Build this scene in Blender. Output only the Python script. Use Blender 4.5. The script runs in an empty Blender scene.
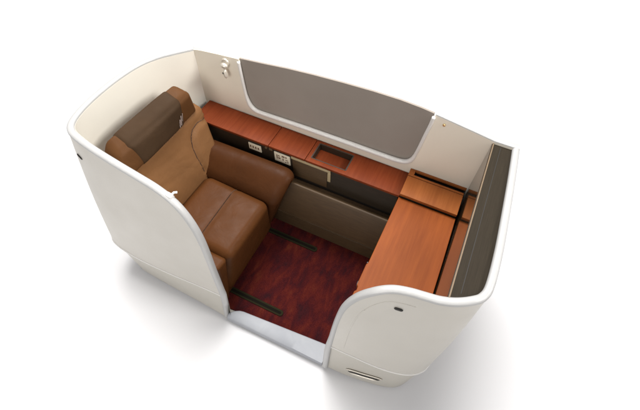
import bpy, bmesh, math, random
from mathutils import Vector, Matrix
random.seed(4)
C = bpy.context.scene.collection
S = bpy.context.scene

# ------------------------------------------------------------------ materials
def mat(name, col, rough=.5, metal=0, spec=.5, coat=0, coat_r=.1):
    m = bpy.data.materials.new(name); m.use_nodes = True
    b = m.node_tree.nodes['Principled BSDF']
    b.inputs['Base Color'].default_value = (*col, 1)
    b.inputs['Roughness'].default_value = rough
    b.inputs['Metallic'].default_value = metal
    b.inputs['Specular IOR Level'].default_value = spec
    b.inputs['Coat Weight'].default_value = coat
    b.inputs['Coat Roughness'].default_value = coat_r
    return m
def nd(m, t, **kw):
    n = m.node_tree.nodes.new(t)
    for k, v in kw.items(): setattr(n, k, v)
    return n
def lk(m, a, b): m.node_tree.links.new(a, b)
def coords(m, scale, rot=(0,0,0)):
    tc = nd(m, 'ShaderNodeTexCoord'); mp = nd(m, 'ShaderNodeMapping')
    mp.inputs['Scale'].default_value = scale; mp.inputs['Rotation'].default_value = rot
    lk(m, tc.outputs['Object'], mp.inputs['Vector']); return mp.outputs['Vector']
def noise(m, vec, scale, detail=4, rough=.55, dist=0):
    n = nd(m, 'ShaderNodeTexNoise'); n.inputs['Scale'].default_value = scale
    n.inputs['Detail'].default_value = detail; n.inputs['Roughness'].default_value = rough
    n.inputs['Distortion'].default_value = dist
    lk(m, vec, n.inputs['Vector']); return n.outputs['Fac']
def ramp(m, fac, stops):
    r = nd(m, 'ShaderNodeValToRGB'); e = r.color_ramp.elements
    while len(e) < len(stops): e.new(.5)
    for i, (p, c) in enumerate(stops): e[i].position = p; e[i].color = (*c, 1)
    lk(m, fac, r.inputs['Fac']); return r.outputs['Color']
def bsdf(m): return m.node_tree.nodes['Principled BSDF']
def bump(m, fac, strength, dist=.002, prev=None):
    b = nd(m, 'ShaderNodeBump'); b.inputs['Strength'].default_value = strength
    b.inputs['Distance'].default_value = dist
    lk(m, fac, b.inputs['Height'])
    if prev is not None: lk(m, prev, b.inputs['Normal'])
    lk(m, b.outputs['Normal'], bsdf(m).inputs['Normal']); return b.outputs['Normal']
def sc(c, k): return tuple(x*k for x in c)

def shell_mat(name, col, rough=.42):
    m = mat(name, col, rough, coat=.12, coat_r=.25)
    v = coords(m, (1,1,1)); n = noise(m, v, 3.0, 5, .6)
    lk(m, ramp(m, n, [(.3, sc(col,.955)), (.7, col)]), bsdf(m).inputs['Base Color'])
    f = noise(m, v, 420, 2, .5); bump(m, f, .06, .0006)
    r = ramp(m, noise(m, v, 7, 4), [(.3, (rough-.05,)*3), (.7, (rough+.08,)*3)])
    lk(m, r, bsdf(m).inputs['Roughness']); return m
def leather(name, col, rough=.42, var=.8):
    m = mat(name, col, rough+.06, spec=.07)
    v = coords(m, (1,1,1)); n = noise(m, v, 5, 5, .6)
    lk(m, ramp(m, n, [(.32, sc(col,var)), (.68, col)]), bsdf(m).inputs['Base Color'])
    vo = nd(m, 'ShaderNodeTexVoronoi', feature='DISTANCE_TO_EDGE'); vo.inputs['Scale'].default_value = 260
    lk(m, v, vo.inputs['Vector'])
    b1 = bump(m, vo.outputs['Distance'], .22, .0012)
    w = noise(m, coords(m, (1,1,1)), 9, 3, .5, .6)
    bump(m, w, .35, .012, b1); 
    r = ramp(m, noise(m, v, 14, 3), [(.3, (rough-.06,)*3), (.7, (rough+.1,)*3)])
    lk(m, r, bsdf(m).inputs['Roughness']); return m
def wood(name, c1, c2, rot=0, rough=.42):
    m = mat(name, c1, rough, spec=.08)
    v = coords(m, (26,1.6,26), (0,0,rot)); n = noise(m, v, 2.2, 6, .6, .4)
    v2 = coords(m, (150,4,150), (0,0,rot)); n2 = noise(m, v2, 2, 3, .6)
    mx = nd(m, 'ShaderNodeMix', data_type='FLOAT'); mx.inputs[0].default_value = .35
    lk(m, n, mx.inputs[2]); lk(m, n2, mx.inputs[3])
    wcol = ramp(m, mx.outputs[0], [(.33, c2), (.62, c1)])
    big = noise(m, coords(m, (5,1.2,5), (0,0,rot)), 1.6, 3, .5, .5)
    mw = nd(m, 'ShaderNodeMix', data_type='RGBA', blend_type='MULTIPLY'); mw.inputs[0].default_value = 1
    lk(m, wcol, mw.inputs[6]); lk(m, ramp(m, big, [(.3,(.82,.80,.78)),(.7,(1.08,1.1,1.1))]), mw.inputs[7])
    lk(m, mw.outputs[2], bsdf(m).inputs['Base Color'])
    bump(m, n2, .05, .0005); return m

M = {}
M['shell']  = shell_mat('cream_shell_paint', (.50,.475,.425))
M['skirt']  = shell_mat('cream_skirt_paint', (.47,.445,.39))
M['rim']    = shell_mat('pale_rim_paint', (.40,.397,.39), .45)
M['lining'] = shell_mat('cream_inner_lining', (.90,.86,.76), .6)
M['wall']   = shell_mat('beige_wall_lining', (.82,.755,.635), .6)
M['ledge']  = shell_mat('white_window_frame', (.72,.70,.67), .4)
M['sill']   = mat('brushed_sill_metal', (.60,.62,.65), .7, 0, spec=.15)
_v = coords(M['sill'], (1,1,1)); _n = noise(M['sill'], _v, 7, 4, .6, .7)
lk(M['sill'], ramp(M['sill'], _n, [(.3,(.31,.32,.345)),(.7,(.36,.37,.39))]), bsdf(M['sill']).inputs['Base Color'])
M['ground'] = mat('white_studio_floor', (.69,.686,.694), .9, spec=.2)
M['counter']= wood('red_brown_veneer', (.195,.041,.013), (.145,.028,.009), math.radians(88))
M['desk']   = wood('orange_brown_veneer', (.27,.068,.013), (.215,.050,.010), 0)
M['boxw']   = wood('tan_orange_veneer', (.33,.105,.028), (.27,.078,.02), math.radians(80))
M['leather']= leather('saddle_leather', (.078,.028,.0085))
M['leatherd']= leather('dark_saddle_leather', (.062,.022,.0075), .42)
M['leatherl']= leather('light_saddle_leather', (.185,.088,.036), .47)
M['cover']  = leather('dark_brown_cover', (.052,.030,.016), .62)
M['stitch'] = mat('seam_thread', (.055,.024,.011), .8)
M['dark']   = mat('dark_umber_laminate', (.028,.019,.011), .5)
M['gap']    = mat('black_shadow_gap', (.010,.008,.006), .6)
M['olive']  = mat('olive_brown_laminate', (.080,.046,.020), .55)
M['kick']   = mat('olive_kick_panel', (.070,.042,.019), .5)
for k in ('dark','olive','kick'):
    v = coords(M[k], (2,14,14)); n = noise(M[k], v, 6, 5)
    c = tuple(bsdf(M[k]).inputs['Base Color'].default_value)[:3]
    lk(M[k], ramp(M[k], n, [(.3, sc(c,.8)), (.7, sc(c,1.15))]), bsdf(M[k]).inputs['Base Color'])
M['tan']    = mat('tan_trim', (.42,.33,.19), .4)
M['plate']  = mat('ivory_control_plate', (.80,.72,.56), .35)
M['ink']    = mat('brown_print', (.16,.09,.06), .6)
M['panel']  = mat('dark_bronze_panel', (.040,.030,.019), .55, .0, spec=.12)
v = coords(M['panel'], (60,2,60)); n = noise(M['panel'], v, 5, 4)
lk(M['panel'], ramp(M['panel'], n, [(.3,(.019,.014,.008)),(.7,(.027,.020,.012))]), bsdf(M['panel']).inputs['Base Color'])
M['gloss']  = mat('glossy_screen', (.04,.026,.015), .09, spec=.6, coat=.25, coat_r=.05)
M['taned']  = mat('bronze_edge', (.15,.10,.055), .5, .1)
M['window'] = mat('taupe_screen_fabric', (.215,.178,.148), .7, spec=.2)
v = coords(M['window'], (1,1,1)); n = noise(M['window'], v, 320, 2); n2 = noise(M['window'], v, 2.5, 3)
lk(M['window'], ramp(M['window'], n2, [(.3,(.27,.235,.203)),(.7,(.31,.272,.237))]), bsdf(M['window']).inputs['Base Color'])
bump(M['window'], n, .15, .001)
M['chrome'] = mat('polished_nickel', (.66,.61,.53), .32, .6)
M['brass']  = mat('worn_brass', (.62,.48,.25), .35, .8)
M['rail']   = mat('olive_black_rail', (.019,.017,.009), .8, 0, spec=.0)
M['railin'] = mat('rail_slot_rubber', (.009,.008,.006), .9, spec=0)
M['emblem'] = mat('pinkish_emblem_thread', (.26,.20,.175), .7)
# carpet
m = mat('dark_red_carpet', (.12,.012,.014), 1, spec=.0); M['carpet'] = m
v = coords(m, (11,4.4,1), (0,0,math.radians(8))); n = noise(m, v, 1.7, 5, .6, .35)
col = ramp(m, n, [(.30,(.032,.010,.012)),(.45,(.054,.010,.011)),(.60,(.085,.014,.011)),(.76,(.110,.026,.014))])
v2 = coords(m, (1,1,1)); f = noise(m, v2, 520, 2, .6)
mxc = nd(m, 'ShaderNodeMix', data_type='RGBA', blend_type='MULTIPLY'); mxc.inputs[0].default_value = 1
lk(m, col, mxc.inputs[6]); lk(m, ramp(m, f, [(.35,(.55,.55,.55)),(.65,(1.3,1.3,1.3))]), mxc.inputs[7])
lk(m, mxc.outputs[2], bsdf(m).inputs['Base Color']); b1 = bump(m, f, .8, .004)

# ------------------------------------------------------------------ helpers
def obj(name, verts, faces, m, parent=None, smooth=True, angle=40):
    me = bpy.data.meshes.new(name); me.from_pydata([tuple(v) for v in verts], [], faces)
    bm = bmesh.new(); bm.from_mesh(me); bmesh.ops.remove_doubles(bm, verts=bm.verts, dist=1e-5)
    bmesh.ops.recalc_face_normals(bm, faces=bm.faces); bm.to_mesh(me); bm.free()
    me.materials.append(M[m]); o = bpy.data.objects.new(name, me); C.objects.link(o)
    if smooth:
        me.shade_smooth()
        try: me.set_sharp_from_angle(angle=math.radians(angle))
        except Exception: pass
    if parent: o.parent = parent
    return o
def thing(name, label, cat, loc=(0,0,0), group=None):
    o = bpy.data.objects.new(name, None); C.objects.link(o); o.location = loc; o.empty_display_size = .1
    o['label'] = label; o['category'] = cat
    if group: o['group'] = group
    return o
def join(*parts):
    V, F = [], []
    for v, f in parts:
        k = len(V); V += list(v); F += [tuple(i+k for i in q) for q in f]
    return V, F
def local(o, VF):      # world coords -> children coords of thing o
    l = o.location; return [Vector(v)-l for v in VF[0]], VF[1]
def part(name, VF, m, parent, **kw):
    root = parent
    while root.parent: root = root.parent
    V, F = local(root, VF); return obj(name, V, F, m, parent, **kw)

# box with 8 arbitrary corners: bottom ring c0..c3, top ring c4..c7 (counter clockwise from -x-y)
def rbox(c, r=.01, puff=0, n=6, seg=4, axes=(1,1,1)):
    c = [Vector(q) for q in c]
    dim = [((c[1]-c[0]).length+(c[5]-c[4]).length+(c[2]-c[3]).length+(c[6]-c[7]).length)/4,
           ((c[3]-c[0]).length+(c[2]-c[1]).length+(c[7]-c[4]).length+(c[6]-c[5]).length)/4,
           ((c[4]-c[0]).length+(c[5]-c[1]).length+(c[6]-c[2]).length+(c[7]-c[3]).length)/4]
    a = [d/2 for d in dim]; r = min(r, min(a)*.98)
    def ticks(h):
        t = [h-r+r*math.sin(math.pi/4*k/seg)/math.sin(math.pi/4)*1.0 for k in range(seg+1)]
        t = [h-r + r*math.tan(math.pi/4*k/seg) for k in range(seg+1)]
        mid = [(-(h-r)+2*(h-r)*k/n) for k in range(n+1)]
        return [-x for x in reversed(t)] + mid[1:-1] + t
    T = [ticks(h) for h in a]; V, F, idx = [], [], {}
    def pos(p):
        q = [max(-(a[i]-r), min(a[i]-r, p[i])) for i in range(3)]
        d = Vector([p[i]-q[i] for i in range(3)])
        if d.length > 1e-9: d.normalize()
        w = Vector(q)+d*r
        for i in range(3):
            if abs(abs(p[i])-a[i]) < 1e-7 and puff:
                j, k = [x for x in range(3) if x != i]
                u, v = p[j]/a[j], p[k]/a[k]
                if abs(u)<1 and abs(v)<1:
                    w[i] += math.copysign(1,p[i])*puff*axes[i]*((1-u**4)*(1-v**4))
        u, v, z = [(w[i]/a[i]+1)/2 for i in range(3)]
        b = (c[0]*(1-u)+c[1]*u)*(1-v)+(c[3]*(1-u)+c[2]*u)*v
        t = (c[4]*(1-u)+c[5]*u)*(1-v)+(c[7]*(1-u)+c[6]*u)*v
        return b*(1-z)+t*z
    def vid(p):
        k = tuple(round(x,6) for x in p)
        if k not in idx: idx[k] = len(V); V.append(pos(p))
        return idx[k]
    for ax in range(3):
        j, k = [x for x in range(3) if x != ax]
        for s in (-1,1):
            for u in range(len(T[j])-1):
                for v in range(len(T[k])-1):
                    q = []
                    for du, dv in ((0,0),(1,0),(1,1),(0,1)):
                        p = [0,0,0]; p[ax] = s*a[ax]; p[j] = T[j][u+du]; p[k] = T[k][v+dv]; q.append(vid(p))
                    F.append(tuple(q))
    return V, F
def box(x0,x1,y0,y1,z0,z1, r=.003, **kw):
    return rbox([(x0,y0,z0),(x1,y0,z0),(x1,y1,z0),(x0,y1,z0),(x0,y0,z1),(x1,y0,z1),(x1,y1,z1),(x0,y1,z1)], r, n=2, seg=2, **kw)
def sweep(path, prof, frames=None, closed=False, caps=True):
    """prof: list of (a,b) in the frame (n,b) given by frames or guessed"""
    P = [Vector(p) for p in path]; V, F = [], []; N = len(prof)
    for i, p in enumerate(P):
        t = (P[min(i+1,len(P)-1)]-P[max(i-1,0)]).normalized()
        if frames: n = Vector(frames[i]); n = (n-t*n.dot(t)).normalized()
        else:
            up = Vector((0,0,1)) if abs(t.z) < .9 else Vector((0,1,0)); n = up.cross(t).normalized()
        b = t.cross(n)
        for (x, y) in prof: V.append(p+n*x+b*y)
    for i in range(len(P)-1):
        for k in range(N):
            F.append((i*N+k, i*N+(k+1)%N, (i+1)*N+(k+1)%N, (i+1)*N+k))
    if caps: F.append(tuple(range(N))); F.append(tuple((len(P)-1)*N+k for k in range(N)))
    return V, F
def ell(rx, ry, n=14, p=1.0):
    o = []
    for k in range(n):
        c, s = math.cos(2*math.pi*k/n), math.sin(2*math.pi*k/n)
        o.append((rx*math.copysign(abs(c)**p,c), ry*math.copysign(abs(s)**p,s)))
    return o
def catmull(P, n=8):
    P = [Vector(p) if not isinstance(p, Vector) else p for p in P]; out = []
    for i in range(len(P)-1):
        p0, p1, p2, p3 = P[max(i-1,0)], P[i], P[i+1], P[min(i+2,len(P)-1)]
        for k in range(n):
            t = k/n
            out.append(.5*((2*p1)+(-p0+p2)*t+(2*p0-5*p1+4*p2-p3)*t*t+(-p0+3*p1-3*p2+p3)*t**3))
    out.append(P[-1]); return out
def prism(poly, axis, a, b):
    """polygon in the plane normal to axis, extruded between a and b"""
    def mk(p, c):
        q = list(p); q.insert(axis, c); return tuple(q)
    n = len(poly); V = [mk(p,a) for p in poly]+[mk(p,b) for p in poly]
    F = [tuple(range(n)), tuple(range(n,2*n))]+[(k,(k+1)%n,n+(k+1)%n,n+k) for k in range(n)]
    return V, F

# ------------------------------------------------------------------ ground
g = obj('ground', [(-14,-14,0),(16,-14,0),(16,16,0),(-14,16,0)], [(0,1,2,3)], 'ground', smooth=False)
g['kind'] = 'structure'

# ------------------------------------------------------------------ shell
shell = thing('suite_shell', 'cream moulded privacy shell of an aircraft suite wrapped round the seat and desk', 'privacy shell', (.95,.45,0))

class Run:
    """stations: tx ty sx sy bx by h ; surface P(s,z)"""
    def __init__(s, st, zs, n=10, zt=1.0):
        s.zs, s.zt = zs, zt
        A = [Vector(q[0:3]) for q in [(a[0],a[1],a[6]) for a in st]]
        T = catmull([(a[0],a[1],0) for a in st], n); Sm = catmull([(a[2],a[3],0) for a in st], n)
        B = catmull([(a[4],a[5],0) for a in st], n); H = catmull([(0,0,a[6]) for a in st], n)
        s.T, s.S, s.B, s.H = T, Sm, B, [h.z for h in H]; s.N = len(T)
    def P(s, i, z):
        T, Q, B = s.T[i], s.S[i], s.B[i]
        if z <= s.zs:
            t = z/s.zs; k = B.lerp(Q, t**.75)
        else:
            t = (z-s.zs)/(s.zt-s.zs); k = Q.lerp(T, t)
            bul = .008*math.sin(math.pi*min(1,max(0,t)))
            k = k + s.nrm0(i)*bul
        return Vector((k.x, k.y, z))
    def nrm0(s, i):
        a, b = s.T[max(i-1,0)], s.T[min(i+1,s.N-1)]; d = (b-a).normalized()
        return Vector((d.y,-d.x,0))*s.sg
    def grid(s, zlo, zhi, off=0, m=14):
        rows = []
        for i in range(s.N):
            h = s.H[i]; a = min(zlo, h) ; b = min(zhi, h)
            rows.append([s.P(i, a+(b-a)*k/m) - s.nrm0(i)*off for k in range(m+1)])
        return rows
    def slab(s, zlo, zhi, off0, off1, m=14):
        a, b = s.grid(zlo,zhi,off0,m), s.grid(zlo,zhi,off1,m); V, F = [], []
        w = m+1
        for r in a: V += r
        for r in b: V += r
        K = s.N*w
        for i in range(s.N-1):
            for k in range(m):
                q = (i*w+k,(i+1)*w+k,(i+1)*w+k+1,i*w+k+1); F.append(q); F.append(tuple(x+K for x in reversed(q)))
            F.append((i*w,(i+1)*w,(i+1)*w+K,i*w+K)); F.append((i*w+m,(i+1)*w+m,(i+1)*w+m+K,i*w+m+K))
        for i in (0,s.N-1):
            for k in range(m): F.append((i*w+k,i*w+k+1,i*w+k+1+K,i*w+k+K))
        return V, F
    def rimpath(s, o=.013):
        P, Fr = [], []
        for i in range(s.N):
            n = s.nrm0(i); P.append(s.P(i, s.H[i])-n*o); Fr.append(n)
        return P, Fr

LS = [ # from the doorway round the seat's back to the far corner
 (.797,.100,.797,.018,.803,-.032,.03),
 (.796,.100,.796,.018,.802,-.032,.16),
 (.795,.101,.795,.018,.799,-.031,.30),
 (.791,.102,.791,.018,.793,-.031,.47),
 (.782,.102,.782,.018,.780,-.030,.64),
 (.763,.103,.765,.018,.760,-.029,.78),
 (.725,.104,.730,.017,.728,-.027,.885),
 (.670,.105,.675,.015,.675,-.024,.955),
 (.590,.110,.590,.010,.600,-.020,.988),
 (.490,.118,.490,.004,.500,-.016,.997),
 (.370,.130,.350,.000,.370,-.011,1.0),
 (.230,.148,.220,.002,.270,-.006,1.0),
 (.120,.168,.120,.012,.190,.000,1.0),
 (.055,.190,.055,.034,.140,.020,1.0),
 (.015,.232,.025,.080,.112,.060,1.0),
 (-.010,.310,.012,.170,.100,.140,1.0),
 (-.022,.420,.006,.300,.096,.260,1.0),
 (-.022,.560,.006,.450,.096,.400,.998),
 (-.005,.690,.012,.600,.100,.560,.995),
 (.035,.790,.030,.730,.110,.700,.992),
 (.090,.865,.070,.850,.130,.830,.990),
 (.155,.945,.130,.945,.150,.945,.988)]
L = Run(LS, .27); L.sg = 1
# orientation check: outward must point away from the centre
if L.nrm0(L.N//2).dot(L.T[L.N//2]-Vector((.9,.5,0))) < 0: L.sg = -1
seatside = part('seat_side_panel', L.slab(.27, 2, 0, .024), 'shell', shell)
seatside['label'] = 'tall cream wing curving round the seat back'
part('base_skirt', L.slab(.020, .266, .007, .03, 6), 'skirt', shell)
# bright lining on the inner face
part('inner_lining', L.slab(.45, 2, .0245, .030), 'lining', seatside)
P, Fr = L.rimpath(); part('rim', sweep(P, ell(.0165,.012,14,.8), Fr), 'rim', seatside)
# fine bead along the seam, its white colour paints a highlight there
def bead(run, i0, i1, z, r):
    P = [run.P(i,z)+run.nrm0(i)*(-.002) for i in range(i0,i1)]; return sweep(P, ell(r,r*.8,8), [run.nrm0(i) for i in range(i0,i1)])
i0 = next(i for i in range(L.N) if L.H[i] > .285)
part('seam_highlight_bead', bead(L, i0, L.N, .270, .0065), 'ledge', seatside)

RS = [ # from the doorway round the desk's end to the far corner
 (1.413,.030,1.428,.010,1.432,-.018,.03),
 (1.414,.045,1.428,.012,1.433,-.018,.16),
 (1.415,.060,1.430,.014,1.436,-.019,.33),
 (1.420,.066,1.434,.015,1.441,-.020,.50),
 (1.430,.070,1.444,.016,1.452,-.020,.67),
 (1.452,.074,1.462,.017,1.474,-.020,.82),
 (1.490,.080,1.500,.018,1.510,-.018,.92),
 (1.540,.092,1.550,.020,1.555,-.014,.98),
 (1.595,.112,1.610,.022,1.610,-.006,1.006),
 (1.650,.126,1.670,.026,1.665,.004,1.010),
 (1.703,.133,1.725,.034,1.715,.014,1.012),
 (1.755,.137,1.775,.046,1.755,.025,1.020),
 (1.805,.148,1.812,.062,1.790,.040,1.032),
 (1.852,.172,1.843,.084,1.818,.062,1.040),
 (1.885,.206,1.868,.120,1.840,.098,1.037),
 (1.900,.260,1.882,.190,1.852,.170,1.04),
 (1.903,.400,1.888,.360,1.858,.340,1.04),
 (1.898,.560,1.888,.540,1.858,.530,1.04),
 (1.890,.760,1.882,.750,1.855,.750,1.037),
 (1.879,.958,1.874,.955,1.852,.955,1.033)]
Rr = Run(RS, .35); Rr.sg = 1
if Rr.nrm0(Rr.N//2).dot(Rr.T[Rr.N//2]-Vector((.9,.5,0))) < 0: Rr.sg = -1
deskside = part('desk_side_panel', Rr.slab(.35, 2, 0, .024), 'shell', shell)
deskside['label'] = 'low cream wing with an S curved top at the desk end'
sk = part('base_skirt', Rr.slab(.018, .346, .007, .03, 6), 'skirt', shell)
P, Fr = Rr.rimpath(.0125); part('rim', sweep(P, ell(.0155,.0125,16,.85), Fr), 'rim', deskside)
i0 = next(i for i in range(Rr.N) if Rr.H[i] > .37)
part('seam_highlight_bead', bead(Rr, i0, Rr.N, .350, .0065), 'ledge', deskside)  # white colour stands in for the highlight on this seam
# soft raised border following the rim of the desk side wing
# slot shaped latch and recessed grip on the wing's outer face
def onrun(run, x, z, out=.001):
    i = min(range(run.N), key=lambda k: abs(run.P(k,z).x-x) + (10 if run.P(k,z).y > .3 else 0))
    return run.P(i,z)+run.nrm0(i)*out
def stadium(run, x0, x1, z0, z1, hw, out, r0):
    n = 12; P = []
    for k in range(n+1): 
        t = k/n; P.append(onruni(run, x0+(x1-x0)*t, z0+(z1-z0)*t, out))
    return P
def onruni(run, x, z, out):
    best = None
    for k in range(run.N-1):
        a, b = run.P(k,z), run.P(k+1,z)
        if a.y > .4: break
        if (a.x-x)*(b.x-x) <= 0 and abs(a.x-b.x) > 1e-9:
            t = (x-a.x)/(b.x-a.x); best = a.lerp(b,t)+run.nrm0(k)*out
    return best if best else onrun(run,x,z,out)
bp = []
for i in range(12, int(Rr.N*.60)):
    a, b = Rr.P(i-1,Rr.H[i-1]), Rr.P(i+1,Rr.H[i+1]); t = Vector((b.x-a.x,0,b.z-a.z)).normalized()
    q = Rr.P(i,Rr.H[i])+Vector((t.z,0,-t.x))*.058
    if q.z > .365 and q.x < 1.74 and (not bp or q.x >= bp[-1].x-.0005): bp.append(onruni(Rr, q.x, q.z, -.0012))
bp = catmull([bp[k] for k in range(2,len(bp),9)], 8)
bp = [onruni(Rr,p.x,p.z,-.0012) for p in bp]
part('border_bead', sweep(bp, ell(.0028,.0028,8)), 'shell', deskside)
# latch near the top of the desk-side wing
def pill(run, x0, x1, z0, z1, h, out, depth, m, name, parent):
    mid = [onruni(run, x0+(x1-x0)*t/10, z0+(z1-z0)*t/10, out) for t in range(11)]
    fr = []
    for p in mid: fr.append(Vector((0,-1,.08)))
    V, F = [], []
    # stadium cross-section built as swept ellipse with tapering ends
    N = 12
    for i, p in enumerate(mid):
        e = 1.0 - abs(i/5-1)**6*.75
        for k in range(N):
            a = 2*math.pi*k/N
            V.append(p+Vector((0,-depth*math.cos(a)*e, h*math.sin(a)*e)))
    for i in range(len(mid)-1):
        for k in range(N): F.append((i*N+k,i*N+(k+1)%N,(i+1)*N+(k+1)%N,(i+1)*N+k))
    F += [tuple(range(N)), tuple((len(mid)-1)*N+k for k in range(N))]
    return part(name, (V,F), m, parent)
pill(Rr, 1.622, 1.655, .915, .910, .0085, .002, .004, 'gap', 'latch_slot', deskside)
pill(Rr, 1.528, 1.712, .112, .148, .025, -.004, .006, 'chrome', 'step_grip', sk)
pill(Rr, 1.540, 1.700, .114, .146, .018, .001, .004, 'gap', 'grip_recess', sk)
pill(Rr, 1.546, 1.694, .108, .138, .009, .004, .005, 'chrome', 'grip_bar', sk)
# small dark slot near the back corner of the seat side wing
pill(L, .082, .118, .905, .897, .0075, .001, .004, 'gap', 'latch_slot', seatside)
# small white door catch on top of the wing near the doorway
c = Vector((.648,.118,.975))
part('door_catch', join(rbox([c+Vector(q) for q in ((-.018,-.012,-.01),(.018,-.012,-.014),(.018,.014,-.014),(-.018,.014,-.01),(-.012,-.008,.016),(.014,-.008,.010),(.014,.012,.010),(-.012,.012,.016))],.006,n=2),
     sweep([c+Vector((.008,.006,.006)),c+Vector((.014,.018,.012)),c+Vector((.022,.026,.008))], ell(.005,.005,8))), 'ledge', shell)

# far wall with its trapezoid window
top = [(.145,.988),(.222,1.004),(.34,1.018),(.465,1.030),(.60,1.046),(.75,1.066),(.90,1.080),(1.05,1.090),(1.20,1.097),(1.33,1.098),(1.43,1.092),(1.50,1.083),(1.60,1.068),(1.70,1.053),(1.772,1.041),(1.878,1.041)]
def topz(x):
    for a, b in zip(top, top[1:]):
        if a[0] <= x <= b[0]: return a[1]+(b[1]-a[1])*(x-a[0])/(b[0]-a[0])
    return top[-1][1]
win = [(.465,1.2),(.4655,1.0),(.468,.90),(.471,.82),(.477,.765),(.488,.728),(.508,.706),(.535,.697),(.60,.698),(.81,.706),(1.11,.710),(1.37,.712),(1.415,.718),(1.443,.733),(1.460,.765),(1.472,.85),(1.482,.95),(1.492,1.03),(1.500,1.2)]
def wz(x):      # height of the window's lower outline
    if x <= win[0][0] or x >= win[-1][0]: return None
    for a, b in zip(win, win[1:]):
        if a[0] <= x <= b[0] and b[0] > a[0]: return a[1]+(b[1]-a[1])*(x-a[0])/(b[0]-a[0])
xs = sorted(set([t[0] for t in top]+[w[0] for w in win]+[.145+.02*k for k in range(87)]))
def wallcols(y0, y1, zb):
    V, F = [], []
    for x in xs:
        w = wz(x); t = topz(x); z1 = t if w is None or w > t else w
        V += [(x,y0,zb),(x,y0,z1),(x,y1,z1),(x,y1,zb)]
    for i in range(len(xs)-1):
        for k in range(4): F.append((4*i+k,4*i+(k+1)%4,4*i+4+(k+1)%4,4*i+4+k))
    F += [(0,1,2,3), tuple(len(V)-4+k for k in range(4))]
    return V, F
wall = part('window_side_wall', wallcols(.928,.955,.012), 'wall', shell, smooth=False)
wall['label'] = 'beige inner wall with an arched top edge'
def follow(x0, x1, dz, r, y, zfun=topz, st=.02, prof=None):
    n = max(2,int((x1-x0)/st)); P = [(x0+(x1-x0)*k/n, y, zfun(x0+(x1-x0)*k/n)+dz) for k in range(n+1)]
    return sweep(P, prof or ell(r,.006,12,.8))
part('rim', follow(.150,.4645,-.004,.0135,.9425), 'rim', wall); part('rim', follow(1.500,1.880,.0,.0145,.9425,prof=ell(.0145,.0075,12,.8)), 'rim', wall)
# window frame tube following the outline
wp = [(.4655,.925,topz(.4655)-.012)]+[(x,.925,z) for x,z in win[1:-1] if z < topz(x)-.02]+[(1.4945,.925,topz(1.4945)-.012)]
def resample(P, step, smooth=5):
    P = [Vector(p) for p in P]; out = [P[0]]; need = step
    for a, b in zip(P, P[1:]):
        l = (b-a).length; pos = 0
        while l-pos >= need: pos += need; out.append(a.lerp(b,pos/l)); need = step
        need -= l-pos
    out.append(P[-1])
    for _ in range(smooth): out = [out[0]]+[(out[i-1]+out[i]*2+out[i+1])/4 for i in range(1,len(out)-1)]+[out[-1]]
    return out
wp2 = resample(wp, .011)
def sweepv(path, prof, frames, scl):
    V, F = sweep(path, prof, frames); N = len(prof)
    for i, p in enumerate(path):
        for k in range(N): V[i*N+k] = p+(V[i*N+k]-p)*scl[i]
    return V, F
scl = [1.0+.55*max(0,min(1,(.80-p.z)/.06)) for p in wp2]
wp3 = [p-Vector((0,0,.008*(q-1))) for p, q in zip(wp2, scl)]
fr = part('window_frame', sweepv(wp3, ell(.0085,.0085,20,.95), [Vector((0,-1,0))]*len(wp3), scl), 'ledge', shell, angle=180)
# taupe privacy screen in the window
V, F = [], []
for x in [xx for xx in xs if .466 < xx < 1.499]:
    V += [(x,.937,min(wz(x),topz(x))-.004),(x,.937,topz(x)-.002),(x,.947,topz(x)-.002),(x,.947,min(wz(x),topz(x))-.004)]
n = len(V)//4
for i in range(n-1):
    for k in range(4): F.append((4*i+k,4*i+(k+1)%4,4*i+4+(k+1)%4,4*i+4+k))
F += [(0,1,2,3), tuple(len(V)-4+k for k in range(4))]
scr = part('privacy_screen', (V,F), 'window', shell, smooth=False); scr['label'] = 'taupe sliding privacy screen filling the trapezoid window'
# small brass stud to the right of the window
def disc(c, n, r, h, seg=20):
    c, n = Vector(c), Vector(n).normalized(); t = n.orthogonal().normalized(); b = n.cross(t); V, F = [], []
    rings = [(r,0),(r,h*.6),(r*.85,h),(0.001,h)]
    for (rr, hh) in rings:
        for k in range(seg): a = 2*math.pi*k/seg; V.append(c+n*hh+t*rr*math.cos(a)+b*rr*math.sin(a))
    for i in range(len(rings)-1):
        for k in range(seg): F.append((i*seg+k,i*seg+(k+1)%seg,(i+1)*seg+(k+1)%seg,(i+1)*seg+k))
    return V, F
part('wall_stud', disc((1.548,.928,1.045),(0,-1,0),.007,.006), 'brass', wall)
# doorway sill
def sillsec(x, ramp_=1):
    y1 = .036+.046*(x-.80)/.6
    return [(x,-.027+.01*(x-.8)/.6,.012),(x,-.024+.01*(x-.8)/.6,.044),(x,-.014,.055),(x,y1-.006,.061),(x,y1,.056),(x,y1,.012)]
V, F = [], []; X = [.812+.0235*k for k in range(26)]
for i, x in enumerate(X):
    s = sillsec(x)
    if i < 3: s = [(p[0], p[1] if p[1] < 0 else p[1]-(3-i)**2*.0035, p[2]) for p in s]
    V += s
for i in range(len(X)-1):
    for k in range(6): F.append((6*i+k,6*i+(k+1)%6,6*i+6+(k+1)%6,6*i+6+k))
F += [tuple(range(6)), tuple(len(V)-6+k for k in range(6))]
sill = part('door_sill', (V,F), 'sill', shell, angle=70); sill['label'] = 'pale grey metal threshold across the doorway'
part('contact_shade_plinth', prism([(.24,.12),(1.70,.12),(1.74,.20),(1.74,.90),(.24,.90)],2,0.0,.0115), 'gap', shell, smooth=False)  # added under the lifted shell to darken its contact line
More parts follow.
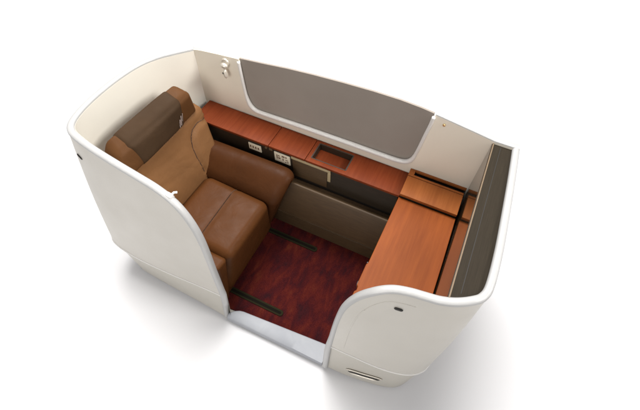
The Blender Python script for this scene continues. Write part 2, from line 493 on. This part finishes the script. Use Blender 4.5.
# inside floor tray of the suite
part('floor_tray', prism([(.20,.06),(.80,.0),(1.43,.0),(1.74,.07),(1.80,.14),(1.82,.925),(.20,.925)],2,.012,.026), 'skirt', shell, smooth=False)

# ------------------------------------------------------------------ carpet
car = obj('carpet', *rbox([(.45,.003,.026),(1.80,.104,.026),(1.80,.80,.026),(.45,.80,.026),(.45,.003,.034),(1.80,.104,.034),(1.80,.80,.034),(.45,.80,.034)],.003,n=4,seg=2), 'carpet')
car['label'] = 'dark red mottled carpet between the leather seat and the wooden desk'; car['category'] = 'carpet'

# ------------------------------------------------------------------ seat rails
def rail(label, y, x1):
    t = thing('seat_rail', label, 'seat rail', (.9,y,.034), group=None)
    w = .017
    def stad(hw, x0, x1, z0, z1):
        pl = [(x0,y-hw),(x1-hw,y-hw)]+[(x1-hw+hw*math.sin(a),y-hw*math.cos(a)) for a in [math.pi*k/8 for k in range(1,8)]]+[(x1-hw,y+hw),(x0,y+hw)]
        return prism(pl, 2, z0, z1)
    part('rail_frame', stad(w,.60,x1,.0345,.040), 'rail', t, angle=30)
    part('rail_slot', stad(w*.42,.60,x1-.012,.0402,.0412), 'railin', t, angle=30)
rail('dark seat rail in the carpet just inside the pale door sill', .128, 1.085)
rail('dark seat rail in the carpet under the window side armrest', .572, 1.085)

# ------------------------------------------------------------------ seat
seat = thing('cabin_armchair', 'wide brown leather aircraft seat with dark headrest cover and deep window side armrest', 'seat', (.55,.4,.034))
z0 = .036
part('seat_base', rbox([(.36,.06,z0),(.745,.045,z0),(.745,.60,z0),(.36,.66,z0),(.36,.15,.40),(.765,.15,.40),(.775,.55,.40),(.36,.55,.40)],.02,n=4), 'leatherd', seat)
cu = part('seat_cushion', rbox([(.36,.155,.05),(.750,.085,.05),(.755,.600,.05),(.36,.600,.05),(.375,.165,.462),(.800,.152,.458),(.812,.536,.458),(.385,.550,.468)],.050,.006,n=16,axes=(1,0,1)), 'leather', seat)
for v in cu.data.vertices:      # shallow valley where the leg rest is stitched to the seat
    x = v.co.x+seat.location.x; z = v.co.z+seat.location.z
    if z > .40: v.co.z -= .005*math.exp(-((x-.590)/.016)**2)
def seam(pts, parent, r=.0022, n=6, m='stitch'):
    P = catmull(pts, n); return part('seam_piping', sweep(P, ell(r,r,8)), m, parent)
from mathutils.bvhtree import BVHTree
bvh = BVHTree.FromPolygons([v.co+seat.location for v in cu.data.vertices], [list(p.vertices) for p in cu.data.polygons])
sp = []
for k in range(40):
    h = bvh.ray_cast(Vector((.5905,.150+.398*k/39,.7)), Vector((0,0,-1)))[0]
    if h: sp.append(h+Vector((0,0,.0002))); part('seam_piping', sweep(sp, ell(.0022,.0022,8)), 'stitch', cu)
# near armrest, low and mostly behind the wing
part('armrest', rbox([(.34,.052,.05),(.760,.040,.05),(.764,.082,.05),(.34,.12,.05),(.34,.070,.478),(.786,.066,.476),(.792,.150,.466),(.34,.156,.470)],.020,.003,n=8), 'leather', seat)
# far armrest: broad, sloping towards the cushion
def armsec(x, k=0):
    f = min(1,max(0,(x-.76)/.12)); f2 = f*f
    zt = .572-.02*(.9-x) - .010*f2
    return [(.560-0*f, .034),(.545,.25),(.538,.40),(.545,.462),(.580,.500),(.622,.538),(.660,.560),(.700,zt-.002),(.728,zt-.010),(.745,zt-.036),(.750,.40),(.752,.22),(.750,.034)]
V, F = [], []; X = [.30+.04*k for k in range(13)]+[.82,.84,.855,.866,.874,.879,.881]
for i, x in enumerate(X):
    s = armsec(x); cy, cz = .665, .32
    e = max(0,(x-.82)/.061); sh = 1-.0*e; ins = .030*(1-math.sqrt(max(0,1-e*e)))
    for (y,z) in s:
        yy = y+(ins if y < cy else -ins); zz = z-(ins if z > .45 else 0)
        xx = x-(.56-z)*.30*max(0,(x-.55)/.33) if z < .56 else x
        if x > .55: pass
        V.append((xx, yy, zz))
N = 13
for i in range(len(X)-1):
    for k in range(N): F.append((N*i+k,N*i+(k+1)%N,N*i+N+(k+1)%N,N*i+N+k))
F += [tuple(range(N)), tuple(len(V)-N+k for k in range(N))]
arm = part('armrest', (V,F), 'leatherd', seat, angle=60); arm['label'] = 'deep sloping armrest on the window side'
# backrest
SEAM = [(.752,.690),(.700,.704),(.650,.698),(.612,.675),(.580,.630),(.560,.570),(.548,.480)]
SEAMP = [Vector((p[0],p[1],0)) for p in SEAM]; SEAMC = catmull(SEAMP, 6)
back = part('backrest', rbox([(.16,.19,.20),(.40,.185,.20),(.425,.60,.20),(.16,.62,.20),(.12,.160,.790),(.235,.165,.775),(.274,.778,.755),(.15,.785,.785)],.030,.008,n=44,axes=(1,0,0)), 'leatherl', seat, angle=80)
for v in back.data.vertices:
    w = v.co+seat.location
    if w.x > .2:
        v.co.x += .030*math.exp(-((w.z-.50)/.14)**2)
        q = Vector((w.y,w.z,0)); d = min((q-p).length for p in SEAMC)
        inside = w.z < .71 and w.y > min(SEAMC, key=lambda p: abs(p.y-w.z)+(1 if p.x > .69 else 0)).x
        up = .010*min(1,d/.03) if inside else 0
        v.co.x += up*.9-.006*math.exp(-(d/.008)**2); v.co.z += up*.3
        # two faint tucks across the lower back
        if not inside and w.y < .56:
            for zz in (.585,.680): v.co.x -= .0018*math.exp(-((w.z-zz-.02*math.sin(w.y*9))/.010)**2)
# headrest: top slab and dark cover
head = part('headrest', rbox([(.115,.125,.72),(.262,.155,.745),(.270,.745,.745),(.16,.735,.72),(.135,.265,.910),(.218,.245,.868),(.278,.725,.898),(.185,.715,.935)],.030,.006,n=10,axes=(1,0,1)), 'leather', seat)
def between(a, b, t): return Vector(a).lerp(Vector(b), t)
hc = [(.128,.165,.722),(.270,.165,.745),(.278,.745,.745),(.158,.735,.722),(.130,.265,.914),(.224,.245,.873),(.283,.725,.903),(.181,.715,.940)]
t0, t1 = .22, .80
cc = [between(hc[0],hc[3],t0),between(hc[1],hc[2],t0),between(hc[1],hc[2],t1),between(hc[0],hc[3],t1),
      between(hc[4],hc[7],.06),between(hc[5],hc[6],.11),between(hc[5],hc[6],.86),between(hc[4],hc[7],.90)]
M['headl'] = leather('headrest_leather', (.095,.041,.015), .55)
head.data.materials[0] = M['headl']
cov = part('headrest_cover', rbox(cc,.030,.008,n=10,axes=(1,0,1)), 'cover', head)
# emblem: three slim pale strokes low on the cover's window side
E_ = []
for k, (t, h0, h1, w) in enumerate([(.73,.20,.46,.006),(.765,.22,.56,.006),(.80,.34,.60,.003)]):
    lo, hi = between(cc[1],cc[2],t+.10), between(cc[5],cc[6],t+.10)
    a, b = lo.lerp(hi,h0), lo.lerp(hi,h1); a += Vector((.0105,0,0)); b += Vector((.0105,.010,0))
    E_.append(sweep([a, a.lerp(b,.5), b], ell(.0012,w*.6,8), [Vector((1,0,0))]*3))
part('emblem', join(*E_), 'emblem', cov)
bb = BVHTree.FromPolygons([v.co+seat.location for v in back.data.vertices], [list(p.vertices) for p in back.data.polygons])
sp = []
for p in SEAMC:
    h = bb.ray_cast(Vector((.8,p.x,p.y+.10)), Vector((-1,0,-.22)).normalized())
    h = bb.ray_cast(Vector((.8,p.x,p.y)), Vector((-1,0,0)))[0]
    if h: sp.append(h+Vector((.0003,0,0)))
part('seam_piping', sweep(sp, ell(.0022,.0022,8)), 'stitch', back)

# ------------------------------------------------------------------ window side console
con = thing('side_console', 'long dark console under the window with red brown wooden top and control plates', 'console', (.8,.8,.034))
def slab(poly, z0, z1): return prism(poly, 2, z0, z1)
ct = .643
def ctop(x0,x1,y0=.762,y1=.924,name='counter_lid',z=ct):
    return part(name, box(x0,x1,y0,y1,z-.016,z,.0015), 'counter', con, angle=30)
ctop(.19,.6895); ctop(.6925,.918)
# lid with rectangular tray recess
rx0, rx1, ry0, ry1 = .945, 1.150, .790, .905
cp = part('counter_lid', join(box(.9215,rx0,.762,.924,ct-.016,ct,.001), box(rx1,1.462,.762,.924,ct-.016,ct,.001),
      box(rx0-.0005,rx1+.0005,.7622,ry0,ct-.016,ct-.0004,.001), box(rx0-.0005,rx1+.0005,ry1,.9238,ct-.016,ct-.0004,.001)), 'counter', con, angle=30)
cp['label'] = 'counter lid with a sunken rectangular tray'
tray = part('tray_recess', join(box(rx0-.004,rx1+.004,ry0-.004,ry1+.004,ct-.052,ct-.046,.0005)), 'counter', con, smooth=False)
part('tray_rim', join(box(rx0-.003,rx0+.004,ry0,ry1,ct-.047,ct+.001,.0005), box(rx1-.004,rx1+.003,ry0,ry1,ct-.047,ct+.001,.0005),
     box(rx0+.004,rx1-.004,ry1-.005,ry1+.002,ct-.047,ct+.001,.0005), box(rx0+.004,rx1-.004,ry0-.002,ry0+.003,ct-.047,ct+.001,.0005)), 'dark', tray, smooth=False)
# carcass profile along x: face, groove, ledge, sloped front, kick
bodyp = [(.925,.034),(.925,ct-.055),(.80,ct-.055),(.790,ct-.020),(.772,ct-.020),(.772,.437),(.7725,.415)]
part('upper_front', prism([(.924,.30),(.924,ct-.054),(.784,ct-.054),(.784,ct-.018),(.772,ct-.018),(.772,.30)], 0, .19, 1.455), 'dark', con, smooth=False)
part('lower_front', prism([(.7715,.034),(.7715,.420),(.752,.424),(.708,.468),(.700,.468),(.694,.455),(.674,.152),(.7015,.152),(.7015,.034)], 0, .60, 1.462), 'olive', con, angle=30)
part('kick_panel', prism([(.7005,.034),(.7005,.1519),(.6685,.1519),(.6645,.034)], 0, .60, 1.4615), 'kick', con, smooth=False)
part('front_groove', box(.86,1.455,.7705,.7712,.420,.440,.0002), 'gap', con, smooth=False)
# long handle: tan L shaped trim
part('handle_trim', join(box(.832,1.074,.763,.7715,.603,.621,.002), box(1.056,1.0745,.7628,.7712,.523,.6025,.002)), 'tan', con)
part('stowage_flap', box(.838,1.052,.766,.7717,.455,.597,.002), 'olive', con)
# control plates
def plate(x0,x1,z0,z1,marks,label):
    p = part('control_plate', box(x0,x1,.764,.7716,z0,z1,.004), 'plate', con); p['label'] = label
    part('button_marks', join(*[box(a,b,.7630,.7645,c,d,.0003) for a,b,c,d in marks]), 'ink', p, smooth=False)
plate(.553,.637,.548,.602,[(.563+.017*k,.572+.017*k,.568,.586) for k in range(4)],'narrow ivory plate with a row of four marks')
plate(.722,.824,.530,.608,[(.738,.744,.556,.592),(.748,.758,.580,.590),(.748,.762,.560,.572),(.772,.790,.584,.596),(.776,.782,.556,.574),(.794,.804,.586,.596),(.796,.810,.566,.572),(.792,.800,.545,.553),(.806,.812,.548,.560)],'larger ivory plate with seat adjustment symbols')
part('reading_knob', disc((.672,.772,.612),(0,-1,0),.009,.008), 'taned', con)
part('socket', box(.690,.712,.766,.7716,.600,.616,.002), 'taned', con)

# ------------------------------------------------------------------ raised stowage box by the desk
bx = thing('stowage_box', 'raised wooden stowage box with a dark slot in the corner behind the desk', 'stowage box', (1.61,.84,.034))
bz = .686
part('box_lid', box(1.464,1.756,.746,.873,bz-.018,bz,.0015), 'boxw', bx, angle=30)
part('slot_frame', join(box(1.464,1.756,.8765,.8885,bz-.018,bz,.001), box(1.464,1.492,.889,.9245,bz-.018,bz-.0004,.001),
     box(1.4925,1.762,.9195,.9262,bz-.018,bz-.0006,.001)), 'boxw', bx, angle=30)
part('dark_slot', box(1.488,1.762,.884,.924,bz-.034,bz-.0185,.001), 'gap', bx, smooth=False)
part('box_body', box(1.466,1.755,.752,.922,.034,bz-.0185,.001), 'dark', bx, smooth=False)

# ------------------------------------------------------------------ desk
dk = thing('writing_desk', 'orange brown wooden desk filling the end of the suite below the screen wall', 'desk', (1.6,.4,.034))
dz = .655
poly = [(1.463,.746),(1.4555,.345),(1.4495,.335),(1.4485,.228),(1.4555,.222),(1.4555,.205),(1.4490,.196),(1.4475,.112),(1.4500,.100),(1.4600,.092),(1.500,.098),(1.60,.150),(1.764,.195),(1.762,.50),(1.758,.746)]
top_ = part('table_top', slab(poly, dz-.030, dz), 'desk', dk, angle=30)
bv = top_.modifiers.new('bev','BEVEL'); bv.width = .002; bv.segments = 2; bv.limit_method = 'ANGLE'
part('side_latch', box(1.4455,1.450,.232,.250,dz-.026,dz-.008,.001), 'dark', dk); part('side_latch', box(1.449,1.4555,.3455,.352,dz-.026,dz-.008,.001), 'dark', dk)
part('desk_pedestal', box(1.52,1.765,.20,.73,.034,dz-.0305,.004), 'dark', dk)

# ------------------------------------------------------------------ screen wall at the desk end
sw = thing('screen_wall', 'dark bronze topped wall with glossy inner face rising behind the desk', 'screen wall', (1.82,.55,.034))
part('glossy_face', prism([(1.768,.160),(1.768,.926),(1.776,.926),(1.776,.160)], 2, .034, 1.030), 'gloss', sw, smooth=False)
def yline(xa,xb,z0,z1,y0=.19,y1=.926): return prism([(xa,y0),(xb,y0),(xb,y1),(xa,y1)],2,z0,z1)
pp = [(p.x,p.y) for p in [Rr.P(i,Rr.H[i])-Rr.nrm0(i)*.0245 for i in range(Rr.N)] if p.x > 1.7766 and p.y < .925]
part('top_panel', prism([(1.7765,pp[0][1])]+pp+[(pp[-1][0],.9265),(1.7765,.9265)],2,1.00,1.030), 'panel', sw, smooth=False)
part('edge_trim', prism([(1.7715,.150),(1.7762,.150),(1.7762,.9268),(1.7715,.9268)],2,1.0303,1.035), 'taned', sw, smooth=False)
part('panel_groove', yline(1.806,1.8080,1.0303,1.0308,.20), 'gap', sw, smooth=False)
part('wall_core', box(1.777,1.845,.20,.925,.034,.998,.002), 'dark', sw, smooth=False)

# ------------------------------------------------------------------ coat hook / reading light on the beige wall
hk = thing('reading_lamp', 'small polished reading lamp on the beige wall left of the window', 'reading lamp', (.38,.92,.95))
def ellipsoid(c, ax, r, n=16):
    c = Vector(c); A = Vector(ax[0]).normalized(); B = Vector(ax[1]); B = (B-A*B.dot(A)).normalized(); D = A.cross(B); V, F = [], []
    for i in range(n+1):
        t = math.pi*i/n
        for k in range(n):
            p = 2*math.pi*k/n; V.append(c+A*r[0]*math.cos(t)+B*r[1]*math.sin(t)*math.cos(p)+D*r[2]*math.sin(t)*math.sin(p))
    for i in range(n):
        for k in range(n): F.append((i*n+k,i*n+(k+1)%n,(i+1)*n+(k+1)%n,(i+1)*n+k))
    return V, F
M['lampw'] = mat('pearl_lamp_shell', (.62,.57,.49), .3, .35)
part('wall_mount', disc((.381,.928,.985),(0,-1,.05),.024,.012), 'lampw', hk)
part('lamp_joint', ellipsoid((.381,.908,.975),((1,0,0),(0,-1,0)),(.021,.017,.015)), 'chrome', hk)
hd_ = part('lamp_head', ellipsoid((.386,.898,.932),((.15,-.2,-1),(1,0,0)),(.027,.0125,.0125)), 'lampw', hk)
part('lamp_lens', disc((.3785,.8885,.938),(-.45,-.9,0),.0055,.0025), 'gap', hd_)

# ------------------------------------------------------------------ camera
cam = bpy.data.cameras.new('camera'); co = bpy.data.objects.new('camera', cam); C.objects.link(co)
co.location = (1.5803838,-.42798707,2.31559597)
co.rotation_euler = (.630648038,-.0270768,.43205431)
f, px, py = 395.582429, 331.744477, 180.243807
cam.sensor_fit = 'HORIZONTAL'; cam.sensor_width = 36; cam.lens = f/640*36
cam.shift_x = (320-px)/640; cam.shift_y = -(205-py)/640
cam.clip_start = .05; cam.clip_end = 100
S.camera = co

# ------------------------------------------------------------------ light
w = bpy.data.worlds.new('World'); S.world = w; w.use_nodes = True
w.node_tree.nodes['Background'].inputs[0].default_value = (1,.985,.99,1)
w.node_tree.nodes['Background'].inputs[1].default_value = .42
def area(name, loc, target, size, power, col=(1,1,1), sy=None):
    l = bpy.data.lights.new(name,'AREA'); l.energy = power; l.color = col; l.size = size
    if sy: l.shape = 'RECTANGLE'; l.size_y = sy
    o = bpy.data.objects.new(name,l); C.objects.link(o); o.location = loc
    o.rotation_euler = (Vector(target)-Vector(loc)).to_track_quat('-Z','Y').to_euler(); return o
area('softbox_overhead', (-.45,3.2,8.0), (.9,.4,0), 4.2, 1150, (1,.985,.965))
sb = area('fill_side', (3.6,.9,3.3), (.05,.55,.75), 1.0, 12, (1,.98,.95)); sb.data.spread = math.radians(50)  # added fill, narrow beam to brighten the inner lining
area('fill_front', (1.0,-4.2,3.4), (1.0,.9,.9), 2.4, 100, (1,.98,.95))  # added fill from the aisle side to lift the inner walls
S.view_settings.view_transform = 'Standard'; S.view_settings.look = 'None'
S.view_settings.exposure = 0; S.view_settings.gamma = 1
S.render.engine = 'CYCLES'
S.render.resolution_x, S.render.resolution_y = 1024, 656
